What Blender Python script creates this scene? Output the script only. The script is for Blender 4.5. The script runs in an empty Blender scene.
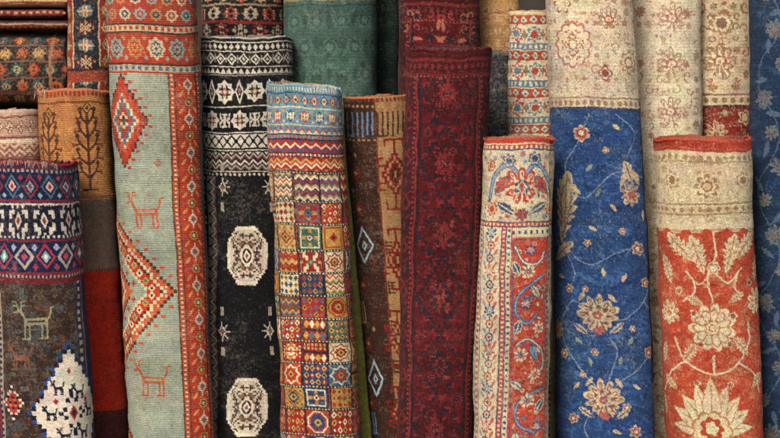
import bpy, math, numpy as np
LENS=97.2; FPX=LENS/36*780; PIT=math.radians(4.5); CY=-7.0; CZ=1.08+7*math.tan(PIT)
def P(px,py,yd):
    x=(px-390)/FPX; y=-(py-219)/FPX
    dy=math.cos(PIT)+y*math.sin(PIT); dz=-math.sin(PIT)+y*math.cos(PIT)
    t=(yd-CY)/dy
    return x*t, CZ+dz*t, t/FPX
def hx(s):
    if not isinstance(s,str): return np.array(s,dtype=np.float32)
    s=s.lstrip('#'); c=np.array([int(s[i:i+2],16)/255 for i in (0,2,4)])
    return np.where(c<=.04045,c/12.92,((c+.055)/1.055)**2.4).astype(np.float32)
_G={}
def vn(U,V,cu,cv,seed):
    if seed not in _G: _G[seed]=np.random.default_rng(seed).uniform(-1,1,(64,64)).astype(np.float32)
    g=_G[seed]; x=U/cu+640.37; y=V/cv+640.71
    i=np.floor(x).astype(int); j=np.floor(y).astype(int); fx=x-i; fy=y-j
    fx=fx*fx*(3-2*fx); fy=fy*fy*(3-2*fy); i%=64; j%=64; i1=(i+1)%64; j1=(j+1)%64
    return (g[j,i]*(1-fx)+g[j,i1]*fx)*(1-fy)+(g[j1,i]*(1-fx)+g[j1,i1]*fx)*fy
STEP=0.6
class Canvas:
    def __init__(s,xt,yt,xb,wt,wb,flat,e,seed,vend,warp=1.0,vr=None):
        s.xt,s.yt,s.xb,s.wt,s.wb=xt,yt,xb,wt,wb; s.seed=seed
        s.hw=(wt+wb)/4
        ph=np.linspace(-math.pi,math.pi,1441)
        X=np.sign(np.sin(ph))*np.abs(np.sin(ph))**e; Y=-flat*np.sign(np.cos(ph))*np.abs(np.cos(ph))**e
        d=np.hypot(np.diff(X),np.diff(Y)); a=np.concatenate([[0],np.cumsum(d)]); a-=a[720]
        s.ph,s.X,s.Y,s.arc=ph,X,Y,a*s.hw
        us=np.interp(1.8,ph,s.arc); um=s.arc[-1]
        n=int(2*us/STEP)
        s.u=np.concatenate([np.linspace(-um,-us,9)[:-1],np.linspace(-us,us,n),np.linspace(us,um,9)[1:]])
        if vr: s.v=np.arange(vr[0],vr[1],STEP)
        else:
            v0=max(yt,-12.0); parts=[]
            if yt<v0: parts.append(np.arange(yt,v0,5.0))
            parts.append(np.arange(v0,446,STEP)); parts.append(np.linspace(447,vend,16))
            s.v=np.concatenate(parts)
        U,V=np.meshgrid(s.u,s.v); s.U0,s.V0=U,V
        k=seed*7; r=np.random.default_rng(seed+500)
        s.U=U+warp*(.9*vn(U,V,14,14,k+1)+.5*vn(U,V,3,3,k+2)+.2*r.standard_normal(U.shape))+1.7*vn(U,V,80,60,k+5)
        s.V=V+warp*(.9*vn(U,V,16,16,k+3)+.5*vn(U,V,3,3,k+4)+.2*r.standard_normal(U.shape))+2.0*vn(U,V,50,80,k+6)*np.clip((V-yt)/40,0,1)
        s.img=np.zeros(U.shape+(3,),np.float32)
        s.um=us
    def at(s,x,y):
        f=(y-s.yt)/(438-s.yt); ax=s.xt+(s.xb-s.xt)*f; hw=(s.wt+(s.wb-s.wt)*f)/2
        r=max(-.99,min(.99,(x-ax)/hw)); m=slice(360,1081)
        return float(np.interp(r,s.X[m],s.arc[m])),float(y)
    def fill(s,c): s.img[:]=hx(c)
    def shp(s,b,f,c):
        i0,i1=np.searchsorted(s.v,[b[1]-6,b[3]+6]); j0,j1=np.searchsorted(s.u,[b[0]-6,b[2]+6])
        if i1<=i0 or j1<=j0: return
        sub=s.img[i0:i1,j0:j1]; m=f(s.U[i0:i1,j0:j1],s.V[i0:i1,j0:j1]); sub[m]=hx(c)
    def rect(s,u0,v0,u1,v1,c): s.shp((u0,v0,u1,v1),lambda U,V:(U>=u0)&(U<u1)&(V>=v0)&(V<v1),c)
    def band(s,v0,v1,c,u0=-400,u1=400): s.rect(u0,v0,u1,v1,c)
    def vband(s,u0,u1,c,v0=-200,v1=900): s.rect(u0,v0,u1,v1,c)
    def ell(s,a,b,ru,rv,c,rot=0):
        R=max(ru,rv); cr,sr=math.cos(rot),math.sin(rot)
        def f(U,V):
            x=(U-a)*cr+(V-b)*sr; y=-(U-a)*sr+(V-b)*cr
            return (x/ru)**2+(y/rv)**2<1
        s.shp((a-R,b-R,a+R,b+R),f,c)
    def dia(s,a,b,ru,rv,c,st=0):
        if st: f=lambda U,V: np.round(np.abs(U-a)/st)*st/ru+np.round(np.abs(V-b)/st)*st/rv<1
        else: f=lambda U,V: np.abs(U-a)/ru+np.abs(V-b)/rv<1
        s.shp((a-ru,b-rv,a+ru,b+rv),f,c)
    def nest(s,a,b,ru,rv,cols,st=0,k=None):
        n=len(cols)
        for i,c in enumerate(cols):
            q=k[i] if k else 1-i/n
            if c is not None: s.dia(a,b,ru*q,rv*q,c,st)
    def octa(s,a,b,r,rv,c,q=1.42,st=0):
        def f(U,V):
            x=np.abs(U-a); y=np.abs(V-b)
            if st: x=np.round(x/st)*st; y=np.round(y/st)*st
            return (x/r<1)&(y/rv<1)&(x/r+y/rv<q)
        s.shp((a-r,b-rv,a+r,b+rv),f,c)
    def star8(s,a,b,r,rv,c):
        s.rect(a-r*.68,b-rv*.68,a+r*.68,b+rv*.68,c); s.dia(a,b,r,rv,c)
    def poly(s,pts,c):
        p=np.array(pts)
        def f(U,V):
            m=np.zeros(U.shape,bool); n=len(p)
            for i in range(n):
                x1,y1=p[i]; x2,y2=p[(i+1)%n]
                if y1==y2: continue
                m^=((y1>V)!=(y2>V))&(U<(x2-x1)*(V-y1)/(y2-y1)+x1)
            return m
        s.shp((p[:,0].min(),p[:,1].min(),p[:,0].max(),p[:,1].max()),f,c)
    def line(s,pts,w,c):
        for (x1,y1),(x2,y2) in zip(pts[:-1],pts[1:]):
            dx,dy=x2-x1,y2-y1; L=dx*dx+dy*dy+1e-6
            def f(U,V):
                t=np.clip(((U-x1)*dx+(V-y1)*dy)/L,0,1)
                return (U-x1-t*dx)**2+(V-y1-t*dy)**2<(w/2)**2
            s.shp((min(x1,x2)-w,min(y1,y2)-w,max(x1,x2)+w,max(y1,y2)+w),f,c)
    def deer(s,a,b,k,c,w=2.0,inner=None):
        # thin, angular woven deer: antlers, neck, long body, four legs with feet, raised tail
        q=lambda *p:[(a+x*k,b+y*k) for x,y in p]
        s.rect(a-11*k,b-4*k,a+12*k,b+3.5*k,c)
        if inner: s.rect(a-8*k,b-1.6*k,a+9*k,b+.8*k,inner)
        s.line(q((-10,-3),(-14,-11)),w*1.5,c); s.line(q((-14,-11),(-20,-9.5)),w*1.4,c)
        s.line(q((-14,-12),(-13,-20),(-9,-21)),w*.8,c); s.line(q((-13.5,-16),(-10,-17)),w*.8,c); s.line(q((-16,-12),(-18.5,-20),(-22,-20)),w*.8,c); s.line(q((-17.3,-16),(-20.5,-16)),w*.8,c)
        for x in (-10,-5.5,6.5,11): s.line(q((x,3),(x,16),(x-2.6,16)),w*.95,c)
        s.line(q((12,-3),(15,-9),(15,-14),(18,-15)),w,c)
    def vine(s,pts,w,c,photo=True):
        q=[s.at(*p) for p in pts] if photo else pts
        q=[q[0]]+list(q)+[q[-1]]; out=[]
        for i in range(1,len(q)-2):
            p0,p1,p2,p3=[np.array(z) for z in q[i-1:i+3]]
            for t in np.linspace(0,1,8)[:-1]:
                out.append(tuple(.5*((2*p1)+(-p0+p2)*t+(2*p0-5*p1+4*p2-p3)*t*t+(-p0+3*p1-3*p2+p3)*t**3)))
        out.append(tuple(q[-2])); s.line(out,w,c)
    def flo(s,a,b,r,n,c,d=.35,rot=0,asp=1.0):
        def f(U,V):
            x=U-a; y=(V-b)/asp; return np.hypot(x,y)<r*(1-d+d*np.abs(np.cos(n*(np.arctan2(y,x)+rot)/2)))
        R=r*max(1,asp); s.shp((a-R,b-R,a+R,b+R),f,c)
    def flower(s,a,b,r,cols,n=8,rot=0,asp=1.0):
        ks=[1,.74,.5,.34,.18]
        for i,c in enumerate(cols): s.flo(a,b,r*ks[i],n if i<3 else 6,c,.38 if i<2 else .2,rot,asp)
        if r>8:
            for i in range(n):
                t=rot*-1+math.pi*2*(i+.5)/n; s.line([(a+r*.5*math.cos(t),b+r*.5*math.sin(t)*asp),(a+r*.75*math.cos(t),b+r*.75*math.sin(t)*asp)],1.1,cols[1])
    def palm(s,a,b,r,cols,rot=0,n=9,asym=0):
        o=cols[1]
        for i in range(n):
            t=math.radians(-155+310*i/(n-1))+rot
            L=r*(.60+.14*math.cos(t-rot)+.07*math.sin(i*2.3+asym)); x=a+L*math.sin(t); y=b-L*math.cos(t)
            w=r*(.19+.04*math.sin(i*1.7+asym)); h=r*.34
            s.ell(x,y,w,h,cols[0],t)
            if r>9:
                s.ell(x,y,w*.5,h*.55,o,t); s.ell(x+.02*r*math.sin(t),y,w*.22,h*.35,cols[0],t)
        s.flo(a,b,r*.6,n,cols[0],.1,rot)
        for i in range(7):
            t=math.radians(-130+260*i/6)+rot
            s.ell(a+r*.40*math.sin(t),b-r*.40*math.cos(t),r*.10,r*.20,o,t)
        s.flo(a,b,r*.42,7,cols[2],.25,rot); s.flo(a,b-r*.04,r*.24,5,cols[3],.25,rot); s.ell(a,b,r*.08,r*.08,cols[0])
        if r>14:
            for i in range(5):
                t=math.radians(150+60*i/4)+rot; s.line([(a+r*.3*math.sin(t),b-r*.3*math.cos(t)),(a+r*.85*math.sin(t),b-r*.85*math.cos(t))],1.4,cols[0] if i%2 else o)
    def bigpalm(s,a,b,r,cols,up=1):
        iv,o,l2,core=cols
        for k,(t,L,w) in enumerate(((-1.45,.95,.17),(1.45,.95,.17),(-1.05,1.02,.18),(1.05,1.02,.18),(-.68,1.08,.18),(.68,1.08,.18),(-.33,1.16,.17),(.33,1.16,.17),(0,1.3,.2))):
            x=a+math.sin(t)*r*L*.5; y=b-math.cos(t)*r*L*.5*up
            rt=math.atan2(-math.cos(t)*up,math.sin(t)); s.leaf(x,y,r*L,r*w+1,rt,o,.15,3); s.leaf(x,y,r*L*.94,r*w,rt,iv,.15,3)
            s.line([(a+math.sin(t)*r*L*.35,b-math.cos(t)*r*L*.35*up),(a+math.sin(t)*r*L*.8,b-math.cos(t)*r*L*.8*up)],1.1,o)
        s.flo(a,b,r*.46,9,o,.15); s.flo(a,b,r*.41,9,l2,.15); s.flo(a,b-r*.05,r*.26,7,core,.25); s.flo(a,b-r*.05,r*.15,5,iv,.25)
        for sx in(-1,1): s.leaf(a+sx*r*.55,b+r*.35,r*.8,r*.13,.5*sx if sx>0 else math.pi-.5,iv,.4,4,o)
    def leaf(s,a,b,L,w,rot,c,ser=.35,n=5,vein=None):
        cr,sr=math.cos(rot),math.sin(rot)
        def f(U,V):
            x=((U-a)*cr+(V-b)*sr)/L; y=np.abs(-(U-a)*sr+(V-b)*cr)
            t=np.clip(x+.5,0,1); h=w*np.sin(np.pi*t**.8)**.9*(1-ser*((t*n)%1))
            return (np.abs(x)<.5)&(y<h)
        R=max(L/2,w); s.shp((a-R,b-R,a+R,b+R),f,c)
        if vein: s.line([(a-cr*L*.42,b-sr*L*.42),(a+cr*L*.4,b+sr*L*.4)],1.3,vein)
    def bmp(s,a,b,su,sv,rows,cm):
        h=len(rows); w=max(len(r) for r in rows); A=np.array([[ord(ch) for ch in r.ljust(w,'.')] for r in rows])
        for ch,c in cm.items():
            def f(U,V):
                i=np.floor((V-b)/sv+h/2).astype(int); j=np.floor((U-a)/su+w/2).astype(int)
                ok=(i>=0)&(i<h)&(j>=0)&(j<w)
                return ok&(A[np.clip(i,0,h-1),np.clip(j,0,w-1)]==ord(ch))
            s.shp((a-su*w/2,b-sv*h/2,a+su*w/2,b+sv*h/2),f,c)
    def inv(s,a,b,w,h,n,m,cols,seed,p=.5,diag=True):
        r=np.random.default_rng(seed); hn=(n+1)//2; hm=(m+1)//2
        q=r.integers(0,len(cols),(hm,hn)); on=r.random((hm,hn))
        jj,ii=np.meshgrid(np.arange(hn),np.arange(hm))
        if diag: on=on+.35*((ii/hm+jj/hn<.55))-.1
        rows=[]
        for i in range(m):
            k=min(i,m-1-i); rows.append(''.join(('.' if on[k,min(j,n-1-j)]>p else chr(65+q[k,min(j,n-1-j)])) for j in range(n)))
        s.bmp(a,b,w/n,h/m,rows,{chr(65+i):c for i,c in enumerate(cols)})
    def zig(s,v0,v1,per,c,u0=-400,u1=400,ph=0):
        s.shp((u0,v0,u1,v1),lambda U,V:(U>=u0)&(U<u1)&(V<v1)&(V>v1-(v1-v0)*(1-2*np.abs(((U-ph)/per)%1-.5))),c)
    def vzig(s,u0,u1,per,c,v0=-200,v1=900,ph=0):
        s.shp((u0,v0,u1,v1),lambda U,V:(V>=v0)&(V<v1)&(U<u1)&(U>u1-(u1-u0)*(1-2*np.abs(((V-ph)/per)%1-.5))),c)
    def chev(s,v0,v1,per,amp,w,cols,u0=-400,u1=400):
        n=len(cols)
        for k,c in enumerate(cols):
            s.shp((u0,v0,u1,v1),lambda U,V:(U>=u0)&(U<u1)&(V>=v0)&(V<v1)&((np.floor((V+amp*2*np.abs((U/per)%1-.5))/w)%n)==k),c)
    def dash(s,v0,v1,per,c,u0=-400,u1=400,duty=.5):
        s.shp((u0,v0,u1,v1),lambda U,V:(U>=u0)&(U<u1)&(V>=v0)&(V<v1)&((U/per)%1<duty),c)
    def vdash(s,u0,u1,per,c,v0=-200,v1=900,duty=.5):
        s.shp((u0,v0,u1,v1),lambda U,V:(U>=u0)&(U<u1)&(V>=v0)&(V<v1)&((V/per)%1<duty),c)
    def rep(s,per,f,ph=0):
        n=int(s.um/per)+1
        for i in range(-n,n+1): f(i*per+ph,i)
    def arab(s,u0,u1,v0,v1,cell,cols,seed,mir=True,dens=.85,lw=1.5):
        r=np.random.default_rng(seed); v=v0+cell*.5
        while v<v1:
            u=(u0+u1)/2 if mir else u0+cell*.5
            while u<u1:
                if r.random()<dens:
                    c=cols[r.integers(len(cols))]; c2=cols[r.integers(len(cols))]; k=r.random(); j=r.uniform(-.25,.25,2)*cell; R=cell*r.uniform(.28,.5); t0=r.uniform(0,6.28)
                    for sg in ((1,-1) if mir else (1,)):
                        a=(u0+u1)/2+sg*(u-(u0+u1)/2+j[0]) if mir else u+j[0]; b=v+j[1]
                        if a<u0+2 or a>u1-2: continue
                        if k<.28: s.flower(a,b,R,[c,c2],n=[5,6,8][int(t0)%3],rot=t0)
                        elif k<.7:
                            pts=[(a+sg*R*(1-t/9)*math.cos(t0+t*.75),b+R*(1-t/9)*math.sin(t0+t*.75)) for t in range(8)]
                            s.line(pts,lw,c)
                            s.ell(pts[0][0],pts[0][1],lw*.9,lw*.9,c2)
                        elif k<.9: s.leaf(a,b,R*2,R*.4,t0*sg,c)
                        else: s.ell(a,b,2,2,c)
                u+=cell
            v+=cell
    def fade(s,base,amt,v0,v1,seed,cell=3.0):
        # worn pile: patches where the ground colour shows through the motifs
        i0,i1=np.searchsorted(s.v,[v0,v1]); U,V=s.U0[i0:i1],s.V0[i0:i1]
        m=np.clip(vn(U,V,cell,cell,seed)*.7+vn(U,V,22,26,seed+1)*.55+vn(U,V,1.4,1.4,seed+2)*.4-.1,0,1)*amt
        m=np.clip(m,0,.85)[...,None].astype(np.float32); s.img[i0:i1]=s.img[i0:i1]*(1-m)+hx(base)*m
    def finish(s,jit=.17,wear=.12,wearc='#b9a487',abr=.12,rib=0.0,spk=.4):
        r=np.random.default_rng(s.seed+99); im=s.img; U,V=s.U0,s.V0; k=s.seed*11
        n=1+jit*r.standard_normal(U.shape)+abr*vn(U,V,400,9,k+1)+abr*1.3*vn(U,V,45,60,k+2)+.05*vn(U,V,400,2.2,k+3)+.13*vn(U,V,1.6,3.2,k+8)+.10*vn(U,V,6,6,k+9)+.08*vn(U,V,14,18,k+10)
        if rib: n+=rib*np.sin(V*2*np.pi/2.4)
        im*=np.clip(n,.3,1.9)[...,None].astype(np.float32)
        m=np.clip(vn(U,V,1.3,1.5,k+4)*.75+.3*r.standard_normal(U.shape)+vn(U,V,34,40,k+5)*.5+vn(U,V,9,3,k+6)*.4+vn(U,V,12,12,k+7)*.25-.35,0,1)*wear*2.5
        f=(vn(U,V,.9,3.0,k+14)>.78)&(vn(U,V,1.3,1.3,k+15)>.15); m=m+f*spk*.55
        f=(vn(U,V,2.6,.8,k+16)>.82); m=m+f*spk*.35
        m=np.clip(m,0,.78)[...,None].astype(np.float32)
        im[:]=im*(1-m)+hx(wearc)*m
        hue=1+.06*np.stack([vn(U,V,25,12,k+11),vn(U,V,25,12,k+12),vn(U,V,25,12,k+13)],-1)
        im*=hue.astype(np.float32); np.clip(im,.004,.9,out=im)

# ---------------- materials
def nd(t,ty,**k):
    n=t.nodes.new(ty)
    for a,b in k.items(): setattr(n,a,b)
    return n
def mat_carpet(name,kind):
    m=bpy.data.materials.new(name); m.use_nodes=True; t=m.node_tree; L=t.links; b=t.nodes['Principled BSDF']
    b.inputs['Roughness'].default_value=.95; b.inputs['Specular IOR Level'].default_value=.1
    b.inputs['Sheen Weight'].default_value=.03; b.inputs['Sheen Roughness'].default_value=.6
    ca=nd(t,'ShaderNodeAttribute'); ca.attribute_name='knot_colour'
    cu=nd(t,'ShaderNodeAttribute'); cu.attribute_name='weave'
    mp=nd(t,'ShaderNodeMapping'); mp.inputs['Scale'].default_value=(380,280,1) if kind=='pile' else (220,480,1)
    L.new(cu.outputs['Vector'],mp.inputs['Vector'])
    n1=nd(t,'ShaderNodeTexNoise'); n1.inputs['Scale'].default_value=1.0; n1.inputs['Detail'].default_value=3; L.new(mp.outputs[0],n1.inputs['Vector'])
    mr=nd(t,'ShaderNodeMapRange'); mr.inputs[1].default_value=.3; mr.inputs[2].default_value=.7; mr.inputs[3].default_value=.62; mr.inputs[4].default_value=1.34
    L.new(n1.outputs['Fac'],mr.inputs[0])
    mx=nd(t,'ShaderNodeVectorMath',operation='SCALE'); L.new(ca.outputs['Color'],mx.inputs[0]); L.new(mr.outputs[0],mx.inputs['Scale'])
    L.new(mx.outputs[0],b.inputs['Base Color'])
    wv=nd(t,'ShaderNodeTexWave',bands_direction='Y'); wv.inputs['Scale'].default_value=95 if kind=='pile' else 80; wv.inputs['Distortion'].default_value=2.5; wv.inputs['Detail'].default_value=2; wv.inputs['Detail Scale'].default_value=1.5
    L.new(cu.outputs['Vector'],wv.inputs['Vector'])
    ad=nd(t,'ShaderNodeMath',operation='MULTIPLY_ADD'); L.new(wv.outputs['Fac'],ad.inputs[0]); ad.inputs[1].default_value=.45 if kind=='pile' else .8; L.new(n1.outputs['Fac'],ad.inputs[2])
    bp=nd(t,'ShaderNodeBump'); bp.inputs['Strength'].default_value=.9; bp.inputs['Distance'].default_value=.0026
    L.new(ad.outputs[0],bp.inputs['Height']); L.new(bp.outputs[0],b.inputs['Normal'])
    return m
MP=mat_carpet('knotted_wool','pile'); MF=mat_carpet('flatweave_wool','flat')
_mc={}
def mat_plain(name,col,sc=300,var=.35,rough=.95):
    if (name,col) in _mc: return _mc[(name,col)]
    m=bpy.data.materials.new(name); m.use_nodes=True; t=m.node_tree; L=t.links; b=t.nodes['Principled BSDF']
    b.inputs['Roughness'].default_value=rough; b.inputs['Specular IOR Level'].default_value=.15
    tc=nd(t,'ShaderNodeTexCoord'); n=nd(t,'ShaderNodeTexNoise'); n.inputs['Scale'].default_value=sc; n.inputs['Detail'].default_value=4
    L.new(tc.outputs['Object'],n.inputs['Vector']); r=nd(t,'ShaderNodeValToRGB'); c=hx(col)
    r.color_ramp.elements[0].position=.3; r.color_ramp.elements[1].position=.7
    r.color_ramp.elements[0].color=tuple(float(x) for x in c*(1-var))+(1,); r.color_ramp.elements[1].color=tuple(min(.9,float(x)) for x in c*(1+var))+(1,)
    L.new(n.outputs['Fac'],r.inputs[0]); L.new(r.outputs[0],b.inputs['Base Color'])
    bp=nd(t,'ShaderNodeBump'); bp.inputs['Strength'].default_value=.5; bp.inputs['Distance'].default_value=.002; L.new(n.outputs['Fac'],bp.inputs['Height']); L.new(bp.outputs[0],b.inputs['Normal'])
    _mc[(name,col)]=m; return m
def grid_mesh(name,co,mat,colr=None,wv=None):
    nv,nu=co.shape[:2]; me=bpy.data.meshes.new(name); me.vertices.add(nv*nu); me.vertices.foreach_set('co',co.astype(np.float32).ravel())
    i=np.arange(nv*nu).reshape(nv,nu); f=np.stack([i[:-1,:-1],i[1:,:-1],i[1:,1:],i[:-1,1:]],-1).reshape(-1,4)
    me.loops.add(f.size); me.loops.foreach_set('vertex_index',f.ravel().astype(np.int32)); me.polygons.add(len(f))
    me.polygons.foreach_set('loop_start',np.arange(0,f.size,4,dtype=np.int32))
    me.polygons.foreach_set('use_smooth',np.ones(len(f),bool))
    if colr is not None:
        a=me.attributes.new('knot_colour','FLOAT_COLOR','POINT'); q=np.ones((nv*nu,4),np.float32); q[:,:3]=colr.reshape(-1,3); a.data.foreach_set('color',q.ravel())
        a=me.attributes.new('weave','FLOAT_VECTOR','POINT'); a.data.foreach_set('vector',wv.astype(np.float32).ravel())
    me.update(calc_edges=True); me.materials.append(mat)
    o=bpy.data.objects.new(name,me); bpy.context.collection.objects.link(o); return o

SEED=[0]
def roll(draw,top,xb,wt,wb,dep,label,rim='#8a3b2a',back='#6b5a48',kind='pile',flat=.82,e=.88,seam=None,bow=0,fin={},rb=.0032,fringe=None,warp=1.0,tilt=0,cat='rolled carpet'):
    SEED[0]+=1; sd=SEED[0]; xt,yt=top
    a_t=wt/2*P(390,219,dep)[2]; 
    _,zt,_=P(xt,yt,dep-a_t*flat); X_t,_,st=P(xt,yt,dep); X_b,_,sb=P(xb,438,dep); _,zb,_=P(xb,438,dep-a_t*flat)
    dz=(zt-zb)/(438-yt); vend=438+zb/dz
    c=Canvas(xt,yt,xb,wt,wb,flat,e,sd,vend,warp)
    draw(c); c.finish(**fin)
    u,v=c.u,c.v; ph=np.interp(u,c.arc,c.ph); X=np.sign(np.sin(ph))*np.abs(np.sin(ph))**e; Y=-flat*np.sign(np.cos(ph))*np.abs(np.cos(ph))**e
    def axis(vv):
        f=(vv-yt)/(438-yt); z=zt+(zb-zt)*f; cx=X_t+(X_b-X_t)*f+bow*st*np.sin(np.pi*np.clip(f,0,1))
        r=(wt*st+(wb*sb-wt*st)*f)/2; r=np.maximum(r,.6*wb*sb/2); return cx,z,r
    cx,z,r=axis(v)
    U,V=c.U0,c.V0; rng=np.random.default_rng(sd)
    D=.0058*vn(U,V,38,70,sd*5+1)+.0030*vn(U,V,18,22,sd*5+2)+.0011*vn(U,V,60,7,sd*5+3)+.0003*rng.standard_normal(U.shape)
    if kind!='pile': D=D+.0004*np.sin(V*2*np.pi/2.4)
    D=D*np.clip((np.abs(c.arc[-1])-np.abs(U))/20,0,1)
    if seam is not None:
        su=c.at(seam,219)[0]+1.2*vn(U*0,V,50,50,sd*5+4)
        D=D-.007*np.clip((U-su)/1.5,0,1)*np.clip((np.abs(c.arc[-1])-U)/30,0,1)
    tl=np.clip((V-yt)/3.0,0,1); D=D-.003*(1-tl)**2
    R=r[:,None]; rr=R+D
    wob=lambda UU:.0065*vn(UU,UU*0,26,30,sd*5+7)+.0024*vn(UU,UU*0,7,30,sd*5+8)
    co=np.empty(U.shape+(3,)); co[...,0]=cx[:,None]+X[None]*rr; co[...,1]=dep+Y[None]*rr
    drop=np.clip(1-(V-yt)/60,0,1)
    co[...,2]=z[:,None]+wob(U)*drop+tilt*X[None]*drop
    wv=np.stack([U/300,V/300,U*0+sd*3.1],-1)
    o=grid_mesh('rolled_carpet',co,MP if kind=='pile' else MF,c.img,wv)
    o['label']=label; o['category']=cat; o['group']='rolled carpets standing upright side by side'
    cx0,z0,r0=[float(q) for q in axis(np.array(float(yt)))]
    m=221; pp=np.linspace(-math.pi,math.pi,m); Xs=np.sign(np.sin(pp))*np.abs(np.sin(pp))**e; Ys=-flat*np.sign(np.cos(pp))*np.abs(np.cos(pp))**e
    us=np.interp(pp,c.ph,c.arc); zz=z0+wob(us)+tilt*Xs
    th=np.linspace(0,2*math.pi,10); b=np.empty((10,m,3))
    for k,t in enumerate(th):
        rad=rb*(1+.35*vn(us,us*0+k,2.5,4,sd+50)+.3*vn(us,us*0,9,4,sd+51))
        q=r0-.0045+rad*np.cos(t); b[k,:,0]=cx0+Xs*q; b[k,:,1]=dep+Ys*q; b[k,:,2]=zz-.002+rad*1.15*np.sin(t)
    eb=grid_mesh('edge_binding',b[::-1],mat_plain('wool_binding',rim,420,.6)); eb.parent=o
    pitch=.0115; nr=max(2,min(7,int(r0/pitch)-1)); prof=[]
    hs=rng.uniform(-.006,.006,nr+1)
    for k in range(nr):
        h=hs[k] if k else -.002
        prof+=[(k*pitch+.003,h-.004),(k*pitch+.0042,h),(k*pitch+.0075,h),(k*pitch+.0087,h-.004),(k*pitch+.0092,h-.03),(k*pitch+.011,h-.03)]
    prof+=[(nr*pitch+.004,-.05),(r0*.97,-.06)]
    sp=np.empty((len(prof),m,3)); fr=(pp+math.pi)/(2*math.pi)
    for k,(ins,h) in enumerate(prof):
        q=np.maximum(r0-ins-(pitch*fr if 0<k<len(prof)-1 and ins>pitch*.95 else 0),.001); 
        sp[k,:,0]=cx0+Xs*q; sp[k,:,1]=dep+Ys*q; sp[k,:,2]=zz+h
    se=grid_mesh('rolled_end',sp,mat_plain('carpet_backing',back,260,.45)); se.parent=o
    if fringe:
        col,x0,x1,n,ln=fringe; vs=[];fs=[]
        for i in range(n):
            x=rng.uniform(x0,x1); u0=c.at(x,yt+1)[0]; p0=np.interp(u0,c.arc,c.ph); sx=np.sign(math.sin(p0))*abs(math.sin(p0))**e; sy=-flat*abs(math.cos(p0))**e
            Lh=ln*rng.uniform(.3,1.2); out=rng.uniform(.002,.01); sw=rng.normal(0,.006); up=rng.uniform(.002,.010)
            path=[(0,0,.001),(.3,.8,up),(.7,1.2,up*.4),(1,1.3,-Lh)]
            w=.0006
            for s_,o_,h_ in path:
                px=cx0+sx*(r0+out*o_-.003)+sw*s_*2; py=dep+sy*(r0+out*o_-.003); pz=z0+h_+wob(np.array([u0]))[0]+tilt*sx
                for k in range(3): vs.append((px+w*math.cos(k*2.09),py+w*math.sin(k*2.09),pz))
            bi=len(vs)-12
            for a_ in range(3):
                for k in range(3): fs.append((bi+a_*3+k,bi+a_*3+(k+1)%3,bi+a_*3+3+(k+1)%3,bi+a_*3+3+k))
        me=bpy.data.meshes.new('fringe'); me.from_pydata(vs,[],fs); me.materials.append(mat_plain('cotton_fringe',col,500,.2))
        fo=bpy.data.objects.new('fringe',me); bpy.context.collection.objects.link(fo); fo.parent=o
    return o
def folded(draw,y0,y1,x0,x1,dep,label,deepm=.24,e=.55,fin={}):
    SEED[0]+=1; sd=SEED[0]
    xa,za,sc_=P(x0,(y0+y1)/2,dep); xb,_,_=P(x1,(y0+y1)/2,dep)
    hz=(y1-y0)/2*sc_*.985; flat=deepm/hz
    c=Canvas(0,0,0,(y1-y0),(y1-y0),flat,e,sd,0,1.0,vr=(x0,x1))
    draw(c); c.finish(**fin)
    ph=np.interp(c.u,c.arc,c.ph); X=np.sign(np.sin(ph))*np.abs(np.sin(ph))**e; Y=-flat*np.sign(np.cos(ph))*np.abs(np.cos(ph))**e
    U,V=c.U0,c.V0; f=(V-x0)/(x1-x0); D=.003*vn(U,V,30,30,sd*5)+.0018*vn(U,V,10,14,sd*5+1)
    endr=np.clip(np.minimum(V-x0,x1-V)/4,0.001,1)**.5
    co=np.empty(U.shape+(3,)); co[...,0]=xa+(xb-xa)*f; co[...,1]=dep+deepm+Y[None]*hz+D-(.006*vn(V*0,V,20,20,sd)); co[...,2]=za+X[None]*-(hz)*endr+D*.3
    o=grid_mesh('folded_carpet',co[:, ::-1],MP,c.img[:, ::-1],np.stack([U/300,V/300,U*0+sd*3.1],-1))
    o['label']=label; o['category']='folded carpet'; o['group']='folded carpets stacked on a bench'
    return o

BK='#141317'; GD='#b58a40'
HOOK=["X.XXXX.X","X..XX..X","XX.XX.XX",".XXXXXX.","XX.XX.XX","X..XX..X","X.XXXX.X"]
COMB=["X.X.X.X","X.X.X.X","X.X.X.X","X.X.X.X","X.X.X.X"]

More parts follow.
